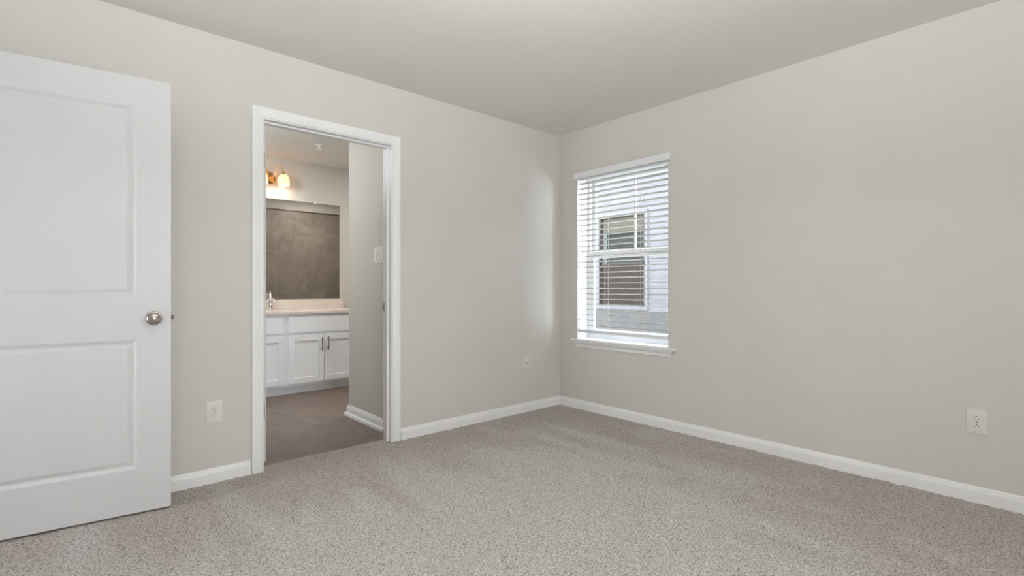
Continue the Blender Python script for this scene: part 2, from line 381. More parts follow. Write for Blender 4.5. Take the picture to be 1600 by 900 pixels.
baseboard('baseboard_bathroom_right', [(0, .92), (0, 2.52), (-.95, 2.52)], 1, dz=.0)

# ------------------------------------------------------------------ doorway: jamb, stop, casing
def casing(name, a0, a1, top, plane, out, axis, label=None, w_=.060, rv=.006):
    """flat-backed moulded casing mitred round an opening; a0<a1 along the wall, profile projects by out."""
    prof = [(0, 0), (0, .009), (.006, .0115), (.014, .0105), (.020, .0125), (.034, .0150), (w_ - .010, .0165), (w_ - .003, .0160), (w_, .012), (w_, 0)]
    def P(u, v, d):
        return Vector((u, plane + out * d, v)) if axis == 'x' else Vector((plane + out * d, u, v))
    rings = []
    for c_ in (0, 1, 2, 3):
        ring = []
        for o_, d in prof:
            L_, R_, T_ = a0 - rv - o_, a1 + rv + o_, top + rv + o_
            ring.append([P(L_, -.012, d), P(L_, T_, d), P(R_, T_, d), P(R_, -.012, d)][c_])
        rings.append(ring)
    bm = BM(); loft(bm, rings)
    return struct(obj(name, bm, 'white', smooth=False), label, 'door frame' if label else None)
casing('trim_1', DL, DR, DH, 0, -1, 'x', 'white moulded casing around the bathroom doorway')
casing('trim_2', DL, DR, DH, .115, 1, 'x')
jt = .019
bm = BM()
box(bm, DL - jt, DL, -.002, .117, -.012, DH + jt); box(bm, DR, DR + jt, -.002, .117, -.012, DH + jt); box(bm, DL, DR, -.002, .117, DH, DH + jt)
jamb = struct(obj('trim_3', bm, 'white'), 'white jamb lining the bathroom doorway', 'door frame')
bm = BM()
box(bm, DL, DL + .011, .038, .074, -.008, DH - .011, bev=.001); box(bm, DR - .011, DR, .038, .074, -.008, DH - .011, bev=.001); box(bm, DL, DR, .038, .074, DH - .011, DH, bev=.001)
obj('door_stop', bm, 'white', jamb)
bm = BM(); box(bm, DR - .0015, DR + .001, .083, .111, .895, .955, bev=.0006); box(bm, DR - .004, DR, .108, .121, .905, .945, bev=.001)
obj('strike_plate', bm, 'hinge', jamb, label='small grey strike plate')
# entry doorway in the left wall
casing('trim_4', ES, EN, 2.04, XW, 1, 'y')
bm = BM(); box(bm, XW - .122, XW + .002, EN, EN + .018, -.012, 2.05); box(bm, XW - .122, XW + .002, ES - .018, ES, -.012, 2.05); box(bm, XW - .122, XW + .002, ES, EN, 2.04, 2.058)
struct(obj('trim_5', bm, 'white'))

# ------------------------------------------------------------------ moulded two-panel doors
def door_mesh(wd, z0, z1, th, panels):
    """x from 0 (free edge) to wd, front face at y=0 facing -y, back at y=th."""
    bm = BM()
    prof = [(0, 0), (.004, .0010), (.012, .0050), (.018, .0072), (.023, .0072), (.029, .0055), (.037, .0028), (.042, .0024)]
    def face(yf, sgn):
        cols = [0, panels[0][0], panels[0][1], wd]
        zs = [z0]
        for p in sorted(panels, key=lambda p: p[2]): zs += [p[2], p[3]]
        zs.append(z1)
        for i in range(3):
            for j in range(len(zs) - 1):
                if i == 1 and j % 2 == 1: continue
                v = [bm.verts.new((xx, yf, zz)) for xx, zz in ((cols[i], zs[j]), (cols[i + 1], zs[j]), (cols[i + 1], zs[j + 1]), (cols[i], zs[j + 1]))]
                bm.faces.new(v)
        for x0, x1, a, b_ in panels:
            rings = [[(x0 + o_, yf + sgn * d, a + o_), (x1 - o_, yf + sgn * d, a + o_), (x1 - o_, yf + sgn * d, b_ - o_), (x0 + o_, yf + sgn * d, b_ - o_)] for o_, d in prof]
            loft(bm, rings, True, False)
            bm.faces.new([bm.verts.new(p) for p in rings[-1]])
    face(0, 1); face(th, -1)
    zs = [z0]
    for a, b_ in (((0, 0, z0), (0, th, z1)), ((wd, 0, z0), (wd, th, z1))):
        xx = a[0]
        bm.faces.new([bm.verts.new(p) for p in ((xx, 0, z0), (xx, th, z0), (xx, th, z1), (xx, 0, z1))])
    for zz in (z0, z1):
        bm.faces.new([bm.verts.new(p) for p in ((0, 0, zz), (wd, 0, zz), (wd, th, zz), (0, th, zz))])
    return bm
def knob(name, parent, x, z, y, sgn, pin=True):
    """sgn -1: projects towards -y."""
    prof = [(.0, .0), (.033, .0), (.0335, .003), (.031, .0065), (.024, .0085), (.0135, .0095), (.0120, .016), (.0115, .024), (.0150, .029),
            (.0235, .034), (.0275, .041), (.0285, .048), (.0270, .054), (.0225, .0585), (.0160, .0610), (.0145, .0612), (.0130, .0622), (.0100, .0640), (.0055, .0652), (.0, .0655)]
    bm = BM(); ax = (Vector((1, 0, 0)), Vector((0, 0, 1)), Vector((0, sgn, 0)))
    lathe(bm, prof, (x, y, z), ax, 40)
    k_ = obj(name, bm, 'nickel', parent, smooth=True, label='round satin nickel knob')
    if pin:
        bm = BM(); lathe(bm, [(0.0, .0635), (.0028, .0635), (.0026, .0660), (.0, .0661)], (x, y, z), ax, 16)
        obj('lock_pin', bm, 'slot', k_)
    return k_
WD = 0.813
pans = [(.130, WD - .130, .213, .817), (.130, WD - .130, 1.012, 1.921)]
# the bedroom door stands open against the left wall: local +x runs from its free edge back to the hinges
al = math.radians(-7)
d1 = thing('door_1', (-2.981, -.230, 0), 0)
d1.rotation_euler = (0, 0, al + math.pi)          # local x points to the hinge side; local y then faces the camera
struct(d1, 'open white two-panel door with a satin nickel knob', 'door')
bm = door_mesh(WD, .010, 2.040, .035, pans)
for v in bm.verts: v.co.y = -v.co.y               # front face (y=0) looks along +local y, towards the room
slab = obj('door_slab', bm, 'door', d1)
knob('door_knob', d1, .067, .914, 0, 1)
knob('door_knob', d1, .067, .914, -.035, -1, pin=False)
bm = BM(); box(bm, -.0012, .001, -.030, -.005, .885, .942, bev=.0006)
lp = obj('latch_plate', bm, 'hinge', d1)
bm = BM(); box(bm, -.011, 0, -.024, -.011, .904, .924, bev=.002); obj('latch_bolt', bm, 'bolt', lp)
def hinge(parent, x, y, z, leafw, axis_dir, thick=.002):
    """barrel + leaf"""
    bm = BM()
    tube(bm, [(x, y, z - .045), (x, y, z + .045)], .0055, 12)
    for zz in (-.048, .048): tube(bm, [(x, y, z + zz - .003), (x, y, z + zz + .003)], .0045, 12)
    return bm
for zz in (.31, 1.07, 1.83):
    bm = hinge(d1, WD + .004, -.040, zz, .03, 1); box(bm, WD, WD + .002, -.036, -.006, zz - .044, zz + .044)
    obj('hinge', bm, 'hinge', d1, smooth=True)

# bathroom door, opened 90 degrees into the bathroom: only its hinge edge shows beside the jamb
d2 = thing('door_2', (-2.459, .122, 0), 0); struct(d2, 'white bathroom door swung fully open, seen edge-on at the left jamb', 'door')
# local frame: slab runs along +Y; front face looks to +X
d2.rotation_euler = (0, 0, math.radians(90))
bm = door_mesh(WD - .01, .012, 2.027, .035, [(.13, WD - .14, .213, .817), (.13, WD - .14, 1.012, 1.915)])
obj('door_slab', bm, 'door', d2)
knob('door_knob', d2, WD - .077, .914, 0, -1); knob('door_knob', d2, WD - .077, .914, .035, 1)
for zz in (.313, 1.07, 1.825):
    bm = BM(); box(bm, -.0022, .0004, .007, .0270, zz - .044, zz + .044, bev=.0006)
    tube(bm, [(-.003, .0400, zz - .044), (-.003, .0400, zz + .044)], .0055, 12)
    o = obj('hinge', bm, 'hinge' if zz != 1.07 else 'white', d2, smooth=True)

# ------------------------------------------------------------------ window 1
win = thing('window_1', (0, 0, 0)); struct(win, 'white single-hung window with a deep sill behind the blind', 'window')
# reveal lining (painted returns)
bm = BM()
box(bm, .0, .14, WN - .004, WN + .002, WB, WT + .002); box(bm, .0, .14, WS - .002, WS + .004, WB, WT + .002); box(bm, .0, .14, WS + .004, WN - .004, WT - .004, WT + .002)
obj('reveal', bm, 'white', win)
# stool and apron
bm = BM()
pr = [(.145, .592), (-.030, .592), (-.036, .594), (-.0395, .599), (-.0395, .604), (-.036, .609), (-.030, .611), (.145, .611)]
def ring(y): return [Vector((a, y, b_)) for a, b_ in pr]
bm = BM(); box(bm, .0, .139, WS + .004, WN - .004, .592, .611)
loft(bm, [[Vector((min(a, 0.0), y, b_)) for a, b_ in pr] for y in (WS - .060, WN + .040)])
obj('window_stool', bm, 'white', win)
ap = [(0, .592), (-.030, .592), (-.030, .586), (-.027, .580), (-.020, .572), (-.016, .566), (-.013, .556), (-.012, .546), (-.009, .540), (0, .540)]
rings = []
for y, s in ((WS - .048, 1), (WN + .028, -1)):
    rings.append([Vector((a, y + s * (.030 + a) * 1.0, b_)) for a, b_ in ap])
bm = BM(); loft(bm, rings); obj('window_apron', bm, 'white', win)
# vinyl frame
FN, FS = WN - .004, WS + .004
bm = BM()
for (x0, x1, a, b_) in ((.140, .195, .030, 0),):
    box(bm, x0, x1, FN - a, FN, WB, WT - .004, bev=.002); box(bm, x0, x1, FS, FS + a, WB, WT - .004, bev=.002)
    box(bm, x0, x1, FS + a, FN - a, WT - .004 - a, WT - .004, bev=.0015); box(bm, x0, x1, FS + a, FN - a, WB, WB + .042, bev=.0015)
obj('window_frame', bm, 'vinyl', win)
def sash(name, x0, x1, z0, z1, st, bot, top, munt):
    n_, s_ = FN - .028, FS + .028
    bm = BM()
    box(bm, x0, x1, n_ - st, n_, z0, z1, bev=.003); box(bm, x0, x1, s_, s_ + st, z0, z1, bev=.003)
    box(bm, x0, x1, s_ + st, n_ - st, z0, z0 + bot, bev=.003); box(bm, x0, x1, s_ + st, n_ - st, z1 - top, z1, bev=.003)
    s = obj(name, bm, 'vinyl', win)
    xm = (x0 + x1) / 2
    bm = BM(); box(bm, xm - .002, xm + .002, s_ + st - .004, n_ - st + .004, z0 + bot - .004, z1 - top + .004); obj('pane', bm, 'glass', s)
    if munt:
        yc = -.690
        bm = BM(); box(bm, xm - .006, xm + .006, yc - .008, yc + .008, z0 + bot, z1 - top, bev=.002); obj('muntin', bm, 'vinyl', s)
sash('upper_sash', .168, .190, 1.325, 2.024, .042, .045, .038, True)
sash('lower_sash', .143, .166, .640, 1.378, .042, .052, .060, False)
bm = BM(); box(bm, .136, .150, -.72, -.60, 1.376, 1.388, bev=.003); obj('sash_lock', bm, 'vinyl', win)

# ------------------------------------------------------------------ blind
bl = thing('window_blind', (0, 0, 0)); tag(bl, 'white two-inch slat blind lowered over the window, slats open', 'blind')
bm = BM()
vp = [(-.030, 2.008), (-.030, 2.058), (-.026, 2.064), (-.022, 2.068), (-.016, 2.070), (-.012, 2.070), (-.012, 2.008)]
loft(bm, [[Vector((a, y, b_)) for a, b_ in vp] for y in (WS - .020, WN + .012)])
for y in (WS - .0205, WN + .0125 - .010): box(bm, -.0285, .0, y, y + .010, 2.0075, 2.0665, bev=.002)
obj('valance', bm, 'valance', bl, label='grey-white moulded valance')
BN, BS = WN - .010, WS + .010
bobj('head_rail', [(.004, .052, BS, BN, 2.004, 2.046)], 'valance', bl)
NS = 28; SP = .0459
bm = BM()
for i in range(NS):
    zc = .732 + SP * i + random.uniform(-.0012, .0012)
    tilt = math.radians(5.5) + random.uniform(-.02, .02)
    up, dn = [], []
    for k_ in range(7):
        u = -1 + 2 * k_ / 6
        dx = u * .0245; dz = .0022 * (1 - u * u) - dx * math.tan(tilt)
        up.append((.029 + dx, zc + dz + .0014)); dn.append((.029 + dx, zc + dz - .0014))
    prof = up + dn[::-1]
    sag = random.uniform(-.0012, .0012)
    rings = []
    for k_ in range(7):
        f = k_ / 6; y = BS + (BN - BS) * f
        rings.append([Vector((a, y, b_ + sag * math.sin(math.pi * f * 2))) for a, b_ in prof])
    loft(bm, rings)
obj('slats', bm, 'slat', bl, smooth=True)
bm = BM(); box(bm, .004, .054, BS, BN, .668, .694, bev=.003)
obj('bottom_rail', bm, 'valance', bl)
for y in (-.505, -.855):
    bm = BM()
    tube(bm, [(.0035, y, .69), (.0035, y, 2.01)], .0009, 6); tube(bm, [(.0545, y, .69), (.0545, y, 2.01)], .0009, 6)
    obj('ladder_cord', bm, 'cord', bl)

# ------------------------------------------------------------------ wall plates
def plate(name, origin, nrm, w_=.0760, h_=.1200, m='plate'):
    """local frame: x along the wall, y out of the wall (towards the room), z up."""
    o = thing(name, origin); o.rotation_euler = (0, 0, math.atan2(nrm[1], nrm[0]) - math.pi / 2)
    bm = BM(); box(bm, -w_ / 2, w_ / 2, 0, .0055, -h_ / 2, h_ / 2, bev=.0022, seg=3)
    obj('cover_plate', bm, m, o, smooth=True)
    return o
def duplex(name, origin, nrm, flip=1):
    o = plate(name, origin, nrm)
    for s in (-1, 1):
        zc = s * .0195
        bm = BM()
        pts = []
        for k_ in range(28):
            a = 2 * math.pi * k_ / 28; px = .0175 * math.cos(a); pz = .0175 * math.sin(a)
            pts.append((px, max(-.0135, min(.0135, pz))))
        loft(bm, [[Vector((p[0] * f, d, zc + p[1] * f)) for p in pts] for f, d in ((1, .004), (1, .0066), (.95, .0072))])
        r_ = obj('receptacle', bm, 'plate', o)
        bm = BM()
        box(bm, -.0075, -.0052, .0068, .0076, zc + flip * .0000, zc + flip * .0080); box(bm, .0052, .0075, .0068, .0076, zc + flip * .0008, zc + flip * .0074)
        lathe(bm, [(0, .0068), (.0028, .0068), (.0028, .0076), (0, .0076)], (0, 0, zc - flip * .0065), (Vector((1, 0, 0)), Vector((0, 0, 1)), Vector((0, 1, 0))), 12)
        obj('socket_slots', bm, 'slot', r_)
    bm = BM(); lathe(bm, [(0, .0052), (.0034, .0052), (.0028, .0068), (0, .0070)], (0, 0, 0), (Vector((1, 0, 0)), Vector((0, 0, 1)), Vector((0, 1, 0))), 14)
    obj('screw', bm, 'nickel', o, smooth=True)
    return o
tag(duplex('power_outlet', (-2.756, 0, .381), (0, -1)), 'off-white duplex power outlet low on the wall between the open door and bathroom doorway', 'outlet', 'duplex wall outlets')
tag(duplex('power_outlet', (0, -2.797, .397), (-1, 0), -1), 'off-white duplex power outlet low on the window wall near the right edge', 'outlet', 'duplex wall outlets')
o = plate('cable_jack', (-.425, 0, .408), (0, -1), .076, .122)
tag(o, 'blank-looking off-white cable jack plate low beside the room corner', 'wall plate')
bm = BM(); lathe(bm, [(0, .005), (.0060, .005), (.0060, .008), (.0045, .008), (.0045, .016), (.0030, .016), (.0, .013)], (0, 0, 0.004), (Vector((1, 0, 0)), Vector((0, 0, 1)), Vector((0, 1, 0))), 16)
obj('coaxial_connector', bm, 'nickel', o, smooth=True)
# three-gang rocker switch on the partition
o = plate('light_switch', (-1.595, .368, 1.307), (-1, 0), .164, .122)
tag(o, 'off-white rocker switch plate on the partition inside the bathroom', 'light switch')
for k_ in (-1, 0, 1):
    xc = k_ * .046
    bm = BM()
    pr = [(.0045, -.0335), (.0100, -.0335), (.0072, -.002), (.0068, .0335), (.0045, .0335)]
    loft(bm, [[Vector((xx, a, b_)) for a, b_ in pr] for xx in (xc - .0165, xc + .0165)])
    obj('rocker', bm, 'plate', o)

# ------------------------------------------------------------------ bathroom vanity
VX0, VX1, VY = -2.56, -.990, 2.062                    # ends, front of the face frame
van = thing('vanity_cabinet', ((VX0 + VX1) / 2, VY, -.008)); tag(van, 'white shaker bathroom vanity cabinet with dark bar pulls', 'cabinet')
inv = van.matrix_basis.inverted()
def vbox(name, boxes, m, parent=van, bev=.0015, label=None):
    bm = BM()
    off = Vector(((VX0 + VX1) / 2, VY, -.008))
    for b_ in boxes: box(bm, b_[0] - off.x, b_[1] - off.x, b_[2] - off.y, b_[3] - off.y, b_[4] - off.z, b_[5] - off.z, bev=bev)
    return obj(name, bm, m, parent, label=label)
vbox('body', [(VX0, VX1, VY, 2.518, .072, .690), (VX0, VX1, VY, VY + .02, .690, .795), (VX0, VX0 + .02, VY, 2.518, .69, .795), (VX1 - .02, VX1, VY, 2.518, .69, .795)], 'cab')
vbox('toe_kick', [(VX0, VX1, VY + .050, 2.518, -.008, .072)], 'cab')
def shaker(name, x0, x1, z0, z1, rail=.055):
    off = Vector(((VX0 + VX1) / 2, VY, -.008)); y0 = VY - .019
    bm = BM()
    def bb(a, b_, c_, d, y=0.0): box(bm, a - off.x, b_ - off.x, y0 + y - off.y, VY - .0005 - off.y, c_ - off.z, d - off.z, bev=.0018)
    bb(x0, x0 + rail, z0, z1); bb(x1 - rail, x1, z0, z1); bb(x0 + rail - .001, x1 - rail + .001, z0, z0 + rail); bb(x0 + rail - .001, x1 - rail + .001, z1 - rail, z1)
    bb(x0 + rail - .004, x1 - rail + .004, z0 + rail - .004, z1 - rail + .004, .010)
    return obj(name, bm, 'cab', van)
def pull(parent, x, z):
    off = Vector(((VX0 + VX1) / 2, VY, -.008)); y = VY - .019
    bm = BM(); P = lambda a, b_, c_: (a - off.x, b_ - off.y, c_ - off.z)
    tube(bm, [P(x, y - .028, z - .070), P(x, y - .028, z + .070)], .0055, 12)
    for s in (-.048, .048): tube(bm, [P(x, y, z + s), P(x, y - .028, z + s)], .0045, 10)
    obj('handle', bm, 'pull', parent, smooth=True, label='dark metal bar pull')
vbox('drawer_front', [(-1.717, -1.017, VY - .019, VY - .0005, .606, .768)], 'cab', bev=.003)
vbox('drawer_front', [(-2.530, -1.765, VY - .019, VY - .0005, .606, .768)], 'cab', bev=.003)
dd = shaker('door', -1.717, -1.3705, .100, .578); pull(dd, -1.395, .480)
dd = shaker('door', -1.3635, -1.017, .100, .578); pull(dd, -1.332, .487)
dd = shaker('door', -2.144, -1.765, .100, .578); pull(dd, -2.118, .480)
dd = shaker('door', -2.530, -2.151, .100, .578); pull(dd, -2.178, .480)

# countertop with integral basin and backsplash
ct = thing('vanity_countertop', ((VX0 + VX1) / 2, 2.03, .796)); tag(ct, 'beige cultured marble countertop on the white vanity', 'countertop')
off = Vector(ct.location)
cx_, cy_, ra, rb = -1.80, 2.255, .215, .150
x0, x1, y0, y1, zt, zb = VX0 - .012, -.968, 2.030, 2.518, .826, .796
bm = BM()
SEG = 48
def rectpt(a):
    # point on the slab outline in direction a from the basin centre
    dx, dy = math.cos(a), math.sin(a); tt = []
    if dx > 0: tt.append((x1 - cx_) / dx)
    if dx < 0: tt.append((x0 - cx_) / dx)
    if dy > 0: tt.append((y1 - cy_) / dy)
    if dy < 0: tt.append((y0 - cy_) / dy)
    t_ = min(tt); return cx_ + dx * t_, cy_ + dy * t_
angs = sorted([2 * math.pi * k_ / SEG for k_ in range(SEG)] + [math.atan2(b_ - cy_, a - cx_) % (2 * math.pi) for a in (x0, x1) for b_ in (y0, y1)])
rings = []
outer = [rectpt(a) for a in angs]
for s_, z_ in ((1.02, zb),): rings.append([Vector((cx_ + ra * s_ * math.cos(a), cy_ + rb * s_ * math.sin(a), z_)) - off for a in angs])
rings.append([Vector((p[0], p[1], zb)) - off for p in outer])
rings.append([Vector((p[0], p[1], zt - .004)) - off for p in outer])
rings.append([Vector((cx_ + (p[0] - cx_) * .997, cy_ + (p[1] - cy_) * .985, zt)) - off for p in outer])
for s, dz in ((1.05, 0), (1.0, -.004), (.93, -.03), (.8, -.075), (.55, -.11), (.2, -.125), (.02, -.127)):
    rings.append([Vector((cx_ + ra * s * math.cos(a), cy_ + rb * s * math.sin(a), zt + dz)) - off for a in angs])
loft(bm, rings, True, False)
obj('counter_slab', bm, 'marble', ct, smooth=True)
bm = BM(); box(bm, x0 - off.x, x1 - off.x, 2.500 - off.y, 2.519 - off.y, zt - off.z - .001, .929 - off.z, bev=.003)
obj('backsplash', bm, 'marble', ct)

# faucet
fx, fy = -1.778, 2.435
fc = thing('faucet', (fx, fy, zt + .0005)); tag(fc, 'polished single-handle bathroom faucet on the countertop', 'faucet')
bm = BM(); lathe(bm, [(0, 0), (.030, 0), (.030, .004), (.024, .010), (.0205, .018), (.0195, .085), (.0215, .100), (.0215, .118), (.017, .126), (0, .128)], seg=28)
obj('body', bm, 'chrome', fc, smooth=True)
bm = BM()
tube(bm, [(0, -.005, .092), (0, -.045, .104), (0, -.090, .110), (0, -.125, .106), (0, -.138, .092), (0, -.140, .082)], [.017, .0155, .014, .0125, .0115, .011], 16)
obj('spout', bm, 'chrome', fc, smooth=True)
bm = BM(); tube(bm, [(0, .0, .122), (0, .004, .142), (0, .012, .165), (0, .020, .184)], [.016, .0135, .0115, .010], 14)
tube(bm, [(0, .020, .180), (0, -.012, .188), (0, -.035, .190)], [.009, .0075, .006], 12)
obj('lever', bm, 'chrome', fc, smooth=True)

# mirror
mr = thing('wall_mirror', (-1.77, 2.519, .931)); tag(mr, 'frameless bathroom mirror above the backsplash reflecting shower tile', 'mirror')
MX0, MX1, MZ0, MZ1 = -2.54, -1.009, .931, 2.004
off = Vector(mr.location)
bm = BM()
rg = [[(MX0, 2.519, MZ0), (MX1, 2.519, MZ0), (MX1, 2.519, MZ1), (MX0, 2.519, MZ1)], [(MX0, 2.514, MZ0), (MX1, 2.514, MZ0), (MX1, 2.514, MZ1), (MX0, 2.514, MZ1)],
      [(MX0 + .002, 2.513, MZ0 + .002), (MX1 - .002, 2.513, MZ0 + .002), (MX1 - .002, 2.513, MZ1 - .002), (MX0 + .002, 2.513, MZ1 - .002)]]
loft(bm, [[Vector(p) - off for p in r_] for r_ in rg])
obj('mirror_glass', bm, 'mirror', mr)
for xx in (-1.290, -2.27):
    bm = BM(); box(bm, xx - .012 - off.x, xx + .012 - off.x, 2.507 - off.y, 2.519 - off.y, MZ1 - .010 - off.z, MZ1 + .012 - off.z, bev=.003)
    obj('mirror_clip', bm, 'porcelain', mr, smooth=True)

# vanity light: brass back plate, two curved arms, bell shades
vx, vz = -1.763, 2.215
vl = thing('vanity_light', (vx, 2.519, vz)); tag(vl, 'brass two-arm bathroom wall light with glowing bell shades above the mirror', 'wall light')
axY = (Vector((1, 0, 0)), Vector((0, 0, 1)), Vector((0, -1, 0)))
bm = BM(); lathe(bm, [(0, 0), (.058, 0), (.060, .004), (.055, .010), (.044, .014), (.036, .022), (.020, .028), (.016, .040), (.009, .046), (0, .048)], (0, 0, 0), axY, 36)
obj('back_plate', bm, 'brass', vl, smooth=True)
bm = BM(); lathe(bm, [(0, .046), (.007, .048), (.011, .056), (.010, .064), (.004, .070), (0, .071)], (0, 0, 0), axY, 20); obj('finial', bm, 'brass', vl, smooth=True)
SHX, SHY = .105, -.118
for s in (1, -1):
    bm = BM()
    pts = []
    ctrl = [Vector((s * .020, -.030, .0)), Vector((s * .045, -.055, .060)), Vector((s * .060, -.080, .140)), Vector((s * .104, -.118, .165)), Vector((s * SHX, SHY, .056))]
    for k_ in range(21):
        t_ = k_ / 20; P = [c.copy() for c in ctrl]
        while len(P) > 1: P = [P[i] * (1 - t_) + P[i + 1] * t_ for i in range(len(P) - 1)]
        pts.append(P[0])
    tube(bm, pts, .0050, 12)
    arm = obj('arm', bm, 'brass', vl, smooth=True)
    zt_ = .048
    bm = BM(); lathe(bm, [(0, zt_ + .014), (.010, zt_ + .012), (.014, zt_ + .004), (.024, zt_ - .004), (.026, zt_ - .014), (.022, zt_ - .018)], (s * SHX, SHY, 0), 'Z', 24)
    obj('shade_holder', bm, 'brass', arm, smooth=True)
    bm = BM()
    outp = [(.021, zt_ - .012), (.031, zt_ - .018), (.043, zt_ - .034), (.0515, zt_ - .056), (.0560, zt_ - .082), (.0575, zt_ - .105), (.0565, zt_ - .122), (.0540, zt_ - .134)]
    inn = [(r_ - .0025, z_) for r_, z_ in outp][::-1]
    lathe(bm, outp + inn, (s * SHX, SHY, 0), 'Z', 32)
    obj('lamp_shade', bm, 'shade', arm, smooth=True, label='glowing frosted bell shade')
    bm = BM(); lathe(bm, [(0, zt_ - .02), (.012, zt_ - .025), (.015, zt_ - .045), (.024, zt_ - .065), (.0265, zt_ - .082), (.022, zt_ - .098), (.012, zt_ - .106), (0, zt_ - .108)], (s * SHX, SHY, 0), 'Z', 20)
    obj('bulb', bm, 'bulb', arm, smooth=True)
    l = bpy.data.lights.new('vanity_bulb', 'POINT'); l.energy = VAN; l.color = (1.0, 0.94, 0.86); l.shadow_soft_size = .03
    lo = bpy.data.objects.new('vanity_bulb', l); C.objects.link(lo); lo.location = (vx + s * SHX, 2.519 + SHY, vz + zt_ - .122)

# sprinkler head in the bathroom ceiling
sp = thing('sprinkler_head', (-1.539, 1.722, H)); tag(sp, 'small white fire sprinkler in the bathroom ceiling', 'sprinkler')
bm = BM(); lathe(bm, [(0, -.001), (.038, -.001), (.040, -.004), (.034, -.009), (.016, -.011), (0, -.011)], seg=32); obj('escutcheon', bm, 'porcelain', sp, smooth=True)
bm = BM(); lathe(bm, [(0, -.010), (.009, -.010), (.009, -.022), (.006, -.024), (.006, -.030), (0, -.030)], seg=16)
for a in (0, math.pi):
    tube(bm, [(.007 * math.cos(a), 0, -.022), (.013 * math.cos(a), 0, -.034), (.003 * math.cos(a), 0, -.050)], .0022, 8)
lathe(bm, [(0, -.050), (.016, -.050), (.0165, -.053), (0, -.054)], seg=20)
obj('nozzle', bm, 'porcelain', sp, smooth=True)

# bathroom fill lamp in an added fixture, unseen to the left
bcl = thing('bathroom_fill_light', (-2.90, 1.30, H)); tag(bcl, 'round white flush fixture added unseen as bathroom fill light', 'ceiling light')
bm = BM(); lathe(bm, [(0, -.001), (.15, -.001), (.15, -.022), (0, -.024)], seg=36); obj('base', bm, 'porcelain', bcl, smooth=True)
bm = BM(); lathe(bm, [(.138, -.024), (.130, -.050), (.09, -.078), (0, -.090)], seg=36); obj('diffuser', bm, 'lampglass', bcl, smooth=True)
l = bpy.data.lights.new('bathroom_fill_lamp', 'POINT'); l.energy = BATH_FILL; l.color = (.92, .96, 1); l.shadow_soft_size = .10
lo = bpy.data.objects.new('bathroom_fill_lamp', l); C.objects.link(lo); lo.location = (-2.90, 1.30, H - .22)

# recessed light over the tub
rl = thing('unseen_recessed_light', (-.62, .72, H)); tag(rl, 'small round recessed light in the ceiling over the bathtub', 'ceiling light')
bm = BM(); lathe(bm, [(.078, -.001), (.082, -.004), (.072, -.008), (.058, -.006), (.055, -.001)], seg=32); obj('trim_ring', bm, 'porcelain', rl, smooth=True)
bm = BM(); lathe(bm, [(.055, -.002), (0, -.003)], seg=32); obj('lens', bm, 'lampglass', rl)
l = bpy.data.lights.new('shower_lamp', 'AREA'); l.shape = 'DISK'; l.size = .11; l.energy = SHOWER; l.color = (1, .93, .84)
lo = bpy.data.objects.new('shower_lamp', l); C.objects.link(lo); lo.location = (-.62, .72, H - .012)

rl2 = thing('unseen_recessed_light', (-.95, 1.38, H)); tag(rl2, 'small round recessed light added in front of the vanity as fill', 'ceiling light')  # unseen light added to brighten the vanity fronts
for ch in list(rl.children):
    c_ = ch.copy(); C.objects.link(c_); c_.parent = rl2
l = bpy.data.lights.new('vanity_fill', 'AREA'); l.shape = 'DISK'; l.size = .11; l.energy = DOWN_FILL; l.color = (1, .96, .90)
lo = bpy.data.objects.new('vanity_fill', l); C.objects.link(lo); lo.location = (-.95, 1.38, H - .012)

# bathtub in the alcove (hidden behind the partition, there for the mirror and for other views)
tb = thing('bathtub', (-.74, .50, -.008)); tag(tb, 'white alcove bathtub behind the bathroom partition', 'bathtub')
bm = BM(); rings = []
def rr(hx, hy, r_, z_, n_=6):
    out_ = []
    for qx, qy, a0 in ((1, 1, 0), (-1, 1, 90), (-1, -1, 180), (1, -1, 270)):
        for k_ in range(n_ + 1):
            a = math.radians(a0 + 90 * k_ / n_)
            out_.append(Vector((qx * (hx - r_) + r_ * math.cos(a), qy * (hy - r_) + r_ * math.sin(a), z_)))
    return out_
for hx, hy, r_, z_ in ((.725, .368, .004, 0), (.725, .368, .004, .395), (.720, .363, .010, .405), (.660, .300, .09, .405), (.650, .290, .10, .395), (.600, .250, .12, .15), (.54, .20, .12, .085), (.3, .1, .05, .08)):
    rings.append(rr(hx, hy, r_, z_))
loft(bm, rings, True, True); obj('tub_shell', bm, 'porcelain', tb, smooth=True)

# uplighter bowl added out of view to brighten the bedroom ceiling
cl = thing('added_uplighter', (-2.8, -2.75, H)); tag(cl, 'round uplighter bowl added out of view to brighten the bedroom', 'ceiling light')
bm = BM(); lathe(bm, [(0, -.001), (.07, -.001), (.068, -.02), (.03, -.03), (0, -.03)], seg=32); obj('base', bm, 'nickel', cl, smooth=True)
for k_ in range(3):
    a = 2.1 * k_ + .4
    bm = BM(); tube(bm, [(.02 * math.cos(a), .02 * math.sin(a), -.02), (.20 * math.cos(a), .20 * math.sin(a), -.565)], .003, 8); obj('hanger', bm, 'nickel', cl, smooth=True)
bm = BM(); lathe(bm, [(.205, -.56), (.195, -.60), (.16, -.645), (.09, -.675), (.002, -.685), (.002, -.680), (.088, -.670), (.155, -.640), (.190, -.598), (.200, -.56)], seg=40); obj('bowl', bm, 'porcelain', cl, smooth=True)
l = bpy.data.lights.new('uplighter_fill', 'POINT'); l.energy = ROOM_FILL; l.color = (.985, .99, 1); l.shadow_soft_size = .05
lo = bpy.data.objects.new('uplighter_fill', l); C.objects.link(lo); lo.location = (-2.8, -2.75, H - .59)

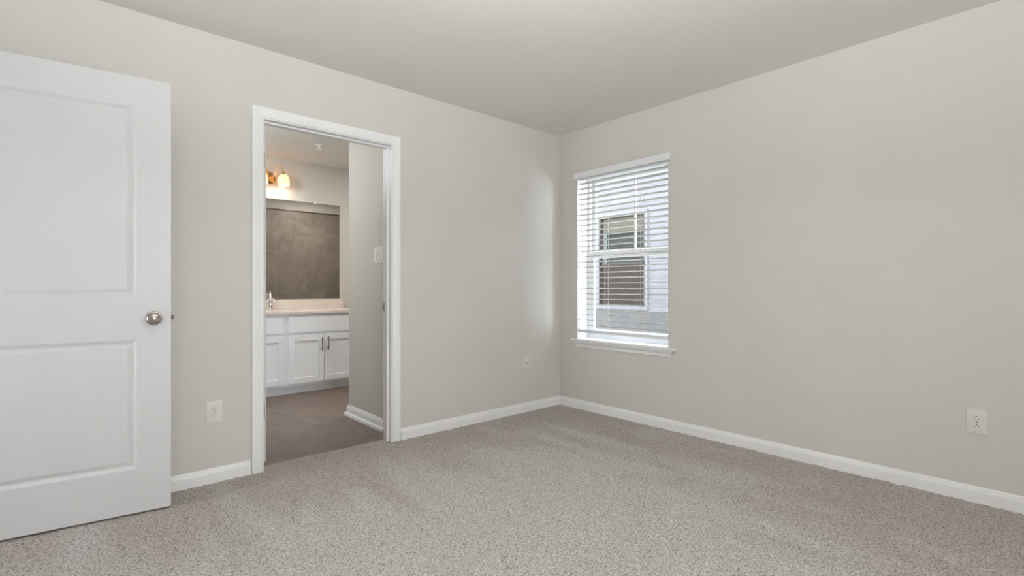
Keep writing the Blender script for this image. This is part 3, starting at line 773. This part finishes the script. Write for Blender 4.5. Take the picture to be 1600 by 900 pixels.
# unseen rear window behind the camera; the fill lamp stands in for its daylight
for i, (a, b_) in enumerate(rw):
    wv = thing('window_%d' % (i + 2), (0, 0, 0)); struct(wv)
    bm = BM(); y0 = YS - .13
    box(bm, a, a + .05, y0, y0 + .05, .5, 2.1); box(bm, b_ - .05, b_, y0, y0 + .05, .5, 2.1); box(bm, a, b_, y0, y0 + .05, .5, .55); box(bm, a, b_, y0, y0 + .05, 2.05, 2.1); box(bm, a, b_, y0, y0 + .05, 1.33, 1.38)
    obj('window_frame', bm, 'vinyl', wv)
    bobj('roller_shade', [(a, b_, YS - .075, YS - .070, .5, 2.1)], 'porcelain', wv)  # opaque sheet added to keep the sky light out

# ------------------------------------------------------------------ outside
g = struct(bobj('ground', [(.2, 3.4, -9, 12, -.5, -.35)], 'grass'), 'lawn strip between the houses', 'ground')
NXW = 3.18
nb = thing('neighbouring_house', (NXW, 1.6, -.35)); tag(nb, 'neighbouring house with pale lap siding seen through the blind', 'house')
off = Vector(nb.location)
bm = BM()
# lap siding: sawtooth profile extruded along y, round the window opening
ny0, ny1, nz0, nz1 = 1.19, 2.06, .773, 2.205
def siding_rows(yA, yB, zA, zB):
    z = zA; e = .127
    while z < zB - 1e-4:
        zz = min(z + e, zB)
        pr_ = [(.02, z), (-.006, z), (-.001, zz), (.02, zz)]
        loft(bm, [[Vector((NXW + a, y, b_)) - off for a, b_ in pr_] for y in (yA, yB)])
        z = zz
Z0 = .70
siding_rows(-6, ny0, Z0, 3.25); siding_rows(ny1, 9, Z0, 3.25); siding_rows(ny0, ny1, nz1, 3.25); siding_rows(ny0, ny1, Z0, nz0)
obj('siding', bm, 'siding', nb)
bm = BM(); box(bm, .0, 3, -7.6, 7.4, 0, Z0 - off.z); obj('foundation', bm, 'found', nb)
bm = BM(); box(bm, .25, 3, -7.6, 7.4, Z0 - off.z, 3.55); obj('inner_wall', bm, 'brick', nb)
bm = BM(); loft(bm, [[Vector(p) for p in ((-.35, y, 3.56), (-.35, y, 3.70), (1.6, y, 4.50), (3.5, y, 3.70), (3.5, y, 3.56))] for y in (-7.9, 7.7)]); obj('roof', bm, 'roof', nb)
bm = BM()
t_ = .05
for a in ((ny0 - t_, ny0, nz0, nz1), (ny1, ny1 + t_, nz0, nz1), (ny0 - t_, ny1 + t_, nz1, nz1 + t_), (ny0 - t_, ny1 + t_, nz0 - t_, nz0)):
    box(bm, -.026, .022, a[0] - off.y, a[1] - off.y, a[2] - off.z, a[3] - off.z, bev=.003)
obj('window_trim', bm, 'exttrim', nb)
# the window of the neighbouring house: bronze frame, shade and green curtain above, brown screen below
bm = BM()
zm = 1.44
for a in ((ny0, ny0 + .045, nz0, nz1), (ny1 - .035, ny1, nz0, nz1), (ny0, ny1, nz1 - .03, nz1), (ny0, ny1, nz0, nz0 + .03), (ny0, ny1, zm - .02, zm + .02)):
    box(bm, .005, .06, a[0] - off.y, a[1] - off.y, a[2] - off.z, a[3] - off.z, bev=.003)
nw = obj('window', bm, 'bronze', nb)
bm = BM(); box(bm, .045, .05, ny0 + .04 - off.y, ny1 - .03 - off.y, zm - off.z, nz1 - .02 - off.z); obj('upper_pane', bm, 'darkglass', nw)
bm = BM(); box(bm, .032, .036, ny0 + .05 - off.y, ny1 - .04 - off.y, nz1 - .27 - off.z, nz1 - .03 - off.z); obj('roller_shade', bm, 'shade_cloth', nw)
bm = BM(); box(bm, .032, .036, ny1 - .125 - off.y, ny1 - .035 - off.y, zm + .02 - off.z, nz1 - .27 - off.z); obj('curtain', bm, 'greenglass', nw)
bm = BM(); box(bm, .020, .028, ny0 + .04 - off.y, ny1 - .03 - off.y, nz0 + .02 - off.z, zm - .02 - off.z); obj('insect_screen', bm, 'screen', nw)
